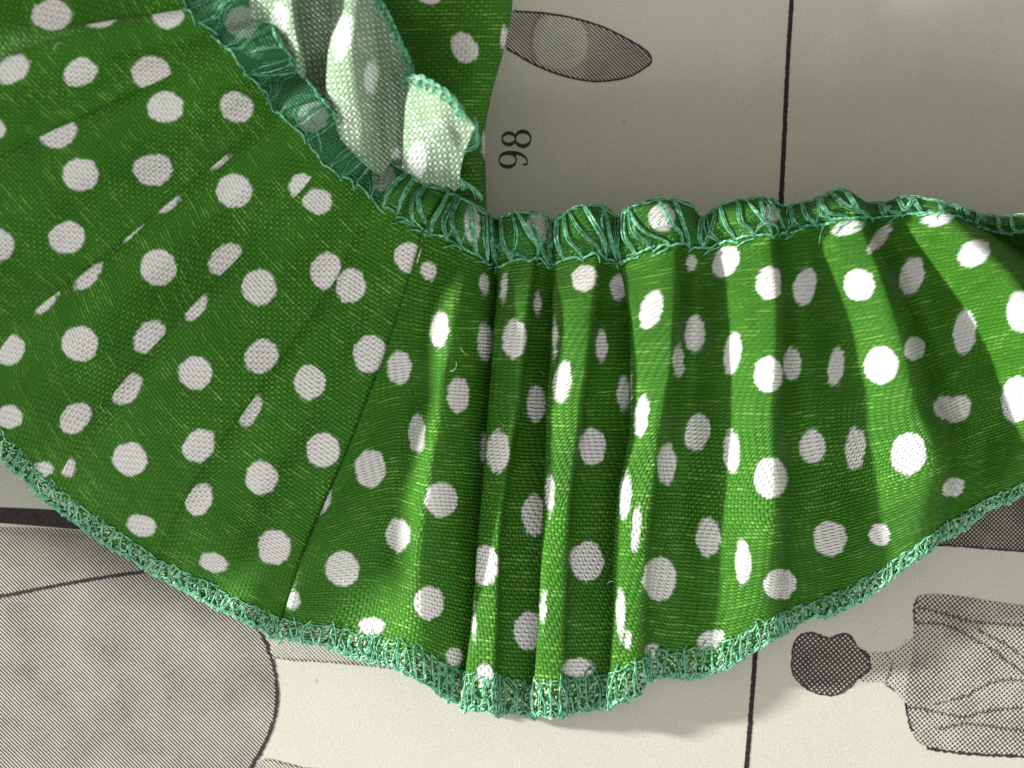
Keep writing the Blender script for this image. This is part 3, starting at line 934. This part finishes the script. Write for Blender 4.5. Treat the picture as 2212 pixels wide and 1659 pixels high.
def overlock(clh, u_list, v_needle, v_edge, parent, name, r=1.5, dense=1.0, tuft=True):  # noqa
    """one part per stitch: looper thread out to the edge, back, and the knot on the edge"""
    sg = 1 if v_edge > v_needle else -1
    dvv = abs(v_edge - v_needle)
    for i in range(1, len(u_list)-2):
        u0, u1, u2 = u_list[i], u_list[i+1], u_list[i+2]
        du = u1-u0
        T = Threads()
        j = lambda s_: rng.normal()*s_
        vn = v_needle + j(0.09)*dvv; ve = v_edge + sg*abs(j(.05))*dvv
        # needle stitch
        fibres(T, on(clh, [(u0, vn), (u0+.5*du, vn + j(.05)*dvv), (u1, v_needle+j(.06)*dvv)], [0.5, 3.2, 0.5], 7), 1.1, 2, r*0.8)
        # upper looper
        p = on(clh, [(u0+j(.1)*du, vn), (u0+(.2+j(.15))*du, vn+sg*.35*dvv), (u0+(.5+j(.25))*du, v_needle+sg*(.72+j(.08))*dvv), (u0+(.75+j(.2))*du, ve)], [1, 4.5+j(1), 5.5+j(1.2), 2.0], 11)
        fibres(T, p, 2.0, 3 if dense >= 1 else 2, r*0.72)
        p = on(clh, [(u0+(.75+j(.2))*du, ve), (u1+(0.15+j(.2))*du, v_needle+sg*(.66+j(.1))*dvv), (u1+(0.1+j(.15))*du, v_needle+sg*.3*dvv), (u1+.25*du, v_needle+j(.08)*dvv)], [2.0, 5.5+j(1), 4+j(1), 0.5], 11)
        fibres(T, p, 1.8, 2, r*0.72)
        # chain lying along the edge, rolled round it
        p = on(clh, [(u0-.3*du, v_edge-sg*.10*dvv), (u0+.3*du, v_edge-sg*(.22+j(.06))*dvv), (u0+.8*du, v_edge-sg*(.02+j(.03))*dvv), (u1+.35*du, v_edge-sg*(.14+j(.05))*dvv)], [3.2+j(.8), 5.5+j(1), 1.0, 3.5+j(.8)], 11)
        fibres(T, p, 1.9, 3, r*0.85, wob=1.2)
        # loop hanging just over the edge
        base = on(clh, [(u0, v_edge-sg*.12*dvv), (u1+.1*du, v_edge-sg*.04*dvv)], [1.5, 1.5], 9)
        out = on(clh, [(u0, v_edge), (u1, v_edge)], 0, 9) - on(clh, [(u0, v_edge-sg*.15*dvv), (u1, v_edge-sg*.15*dvv)], 0, 9)
        out /= np.linalg.norm(out, axis=1, keepdims=True)+1e-12
        x = np.sin(np.linspace(0, PI, 9))[:, None]
        fibres(T, base + out*x*S*(4.5+j(1.6)) - np.array([0, 0, 1])*x*S*3, 1.4, 2, r*0.8)
        # occasional stray thread
        if rng.random() < 0.5*dense:
            a = rng.uniform(-.6, 1.3); b = a+rng.uniform(-1.6, 1.6)
            p = on(clh, [(u0+a*du, v_needle-sg*rng.uniform(-.1, .28)*dvv), (u0+(a+b)/2*du+j(.3)*du, v_needle+sg*rng.uniform(.15, .6)*dvv), (u0+b*du, v_needle+sg*rng.uniform(.5, 1.0)*dvv)], [2, 6.5, 3], 11)
            T.add(p, r*0.6*S, 4)
        o = T.build(name, M_THREAD, parent)


# hem of the front ruffle
uh = cl.arc_u(5.96, 22.0)
P_h = cl.P
# keep what lies in or near the view
def inview(clh, u, v, m=60):
    p = clh.at(np.array([u]), np.array([float(v)]))[0]
    k = D/(D - p[2]/S)
    x = p[0]/S*k+CX; y = -p[1]/S*k+CY
    return -m < x < 2212+m and -m < y < 1659+m
uh = np.array([u for u in uh if inview(cl, u, 6.0)])
overlock(cl, uh, 5.815, 6.0, ruf, "hem_stitch", r=2.05)
print("hem stitches", len(uh))

# cut fibre ends poking through the hem
T = Threads()
for q in range(1500):
    u = rng.uniform(uh[0], uh[-1]); v = rng.uniform(5.84, 6.0)
    L = rng.uniform(3, 8); a = rng.uniform(-.5, .5)
    p0 = cl.at(np.array([u]), np.array([v]), np.array([1.0]))[0]
    d = cl.at(np.array([u]), np.array([min(6, v+.03)]), np.array([1.0]))[0] - cl.at(np.array([u]), np.array([v-.03]), np.array([1.0]))[0]
    d /= np.linalg.norm(d)+1e-12
    d = d*math.cos(a) + np.cross(d, [0, 0, 1])*math.sin(a) + np.array([0, 0, rng.uniform(.1, .6)])
    x = np.linspace(0, 1, 4)[:, None]
    T.add(p0 + d*x*L*S, np.array([2.4, 2.9, 2.2, .6])*S*rng.uniform(.7, 1.2), 5)
fo = T.build("frayed_fibre", M_PALE, ruf); fo["kind"] = "stuff"

# gathered seam band: needle stitches, fans of looper thread over each gather
ug = cl.arc_u(2.0, 36.0)
ug = np.array([u for u in ug if inview(cl, u, 2.0, 80)])
print("seam stitches", len(ug))
for i in range(1, len(ug)-2):
    u0, u1 = ug[i], ug[i+1]; du = u1-u0
    j = lambda s_: rng.normal()*s_
    T = Threads()
    right = u0 > 27
    # twisted needle thread
    p = on(cl, [(u0, 2.0+j(.05)), (u0+.5*du, 1.97+j(.04)), (u1+.1*du, 2.0+j(.05))], [0.5, 4.0, 0.5], 9)
    for ph in (0, PI):
        x = np.linspace(0, 3*PI, 9)+ph
        T.add(p + np.stack([0*x, np.cos(x), np.sin(x)], -1)*1.5*S, 1.7*S, 5)
    if right and rng.random() < 0.55:
        p = on(cl, [(u0-.1*du, 2.14+j(.05)), (u0+.5*du, 2.07+j(.03)), (u1, 2.02+j(.03))], [0.5, 4.0, 1], 9)
        fibres(T, p, 1.2, 2, 1.4)
    # fan from the needle hole up to the edge
    lean = rng.uniform(0.5, 1.4)
    ns = 5
    p = on(cl, [(u0, 1.98), (u0-.35*lean*du, 1.6+j(.06)), (u0-.8*lean*du, 1.0+j(.1)), (u0-1.0*lean*du, 0.35), (u0-1.1*lean*du, 0.02)], [1, 5, 7, 5, 2], 12)
    fibres(T, p, 5.0 if right else 14.0, 13 if right else 4, 0.68 if right else 0.55, wob=0.9)
    if rng.random() < 0.22:
        p = on(cl, [(u0, 1.98), (u0+.3*du, 1.4+j(.1)), (u0+.5*du+j(.4)*du, 0.7+j(.1)), (u0+.6*du, 0.03)], [1, 5, 6, 2], 12)
        fibres(T, p, 4.5, 5, 0.65, wob=0.8)
    # knot row on the outer edge
    p = on(cl, [(u0-.2*du, 0.05), (u0+.4*du, 0.16+j(.08)), (u1+.3*du, 0.04)], [1, 5+j(1), 1], 9)
    fibres(T, p, 2.0, 3, 1.1, wob=1.2)
    T.build("gather_stitch", M_THREAD, ruf)

# hem of the turned-up ruffle behind
ub = bk.arc_u(0.0, 22.0, 7.0)
overlock(bk, ub, 0.42, 0.0, bo, "hem_stitch", r=1.7)

# tangled thread tail where the turned-up ruffle's hem ends
tp = np.array([(1016, 262, 392), (1026, 300, 372), (996, 326, 336), (958, 344, 300), (968, 372, 270), (1002, 402, 246), (1046, 436, 222)], float)
tq = crom(tp, 60)
for m in range(7):
    T = Threads()
    i0 = int(m*6.5); seg = tq[i0:i0+18]
    n = len(seg)
    for q in range(6):
        rr = rng.uniform(4, 13); fq = rng.uniform(.6, 2.2); ph = rng.uniform(0, 6.28)
        x = np.linspace(0, 6.28*fq, n)+ph
        P_ = seg + np.stack([rr*np.cos(x), rr*np.sin(x), rr*.6*np.sin(1.3*x+ph)+6], -1)
        P_ = crom(P_, 40)
        T.add(W(P_[:, 0], P_[:, 1], P_[:, 2]), rng.uniform(.9, 1.9)*S, 5)
    T.build("loose_thread", M_THREAD, bo)
# a few stray lint fibres on the cloth
T = Threads()
for q in range(16):
    u = rng.uniform(4, cl.k-9); v = rng.uniform(2.2, 5.7); a = rng.uniform(0, 6.28); L = rng.uniform(12, 36)
    p0 = cl.at(np.array([u]), np.array([v]), np.array([3.0]))[0]
    x = np.linspace(0, 1, 10); b = rng.uniform(-1.6, 1.6)
    P_ = np.stack([np.cos(a+b*x)*x*L, np.sin(a+b*x)*x*L, 7*np.sin(x*3.0)], -1)*S + p0
    T.add(P_, 0.42*S, 4)
lf = T.build("lint_fibre", M_PALE, ruf); lf["kind"] = "stuff"
print("tris", sum(sum(len(p.vertices)-2 for p in o.data.polygons) for o in sc.objects if o.type == 'MESH'))
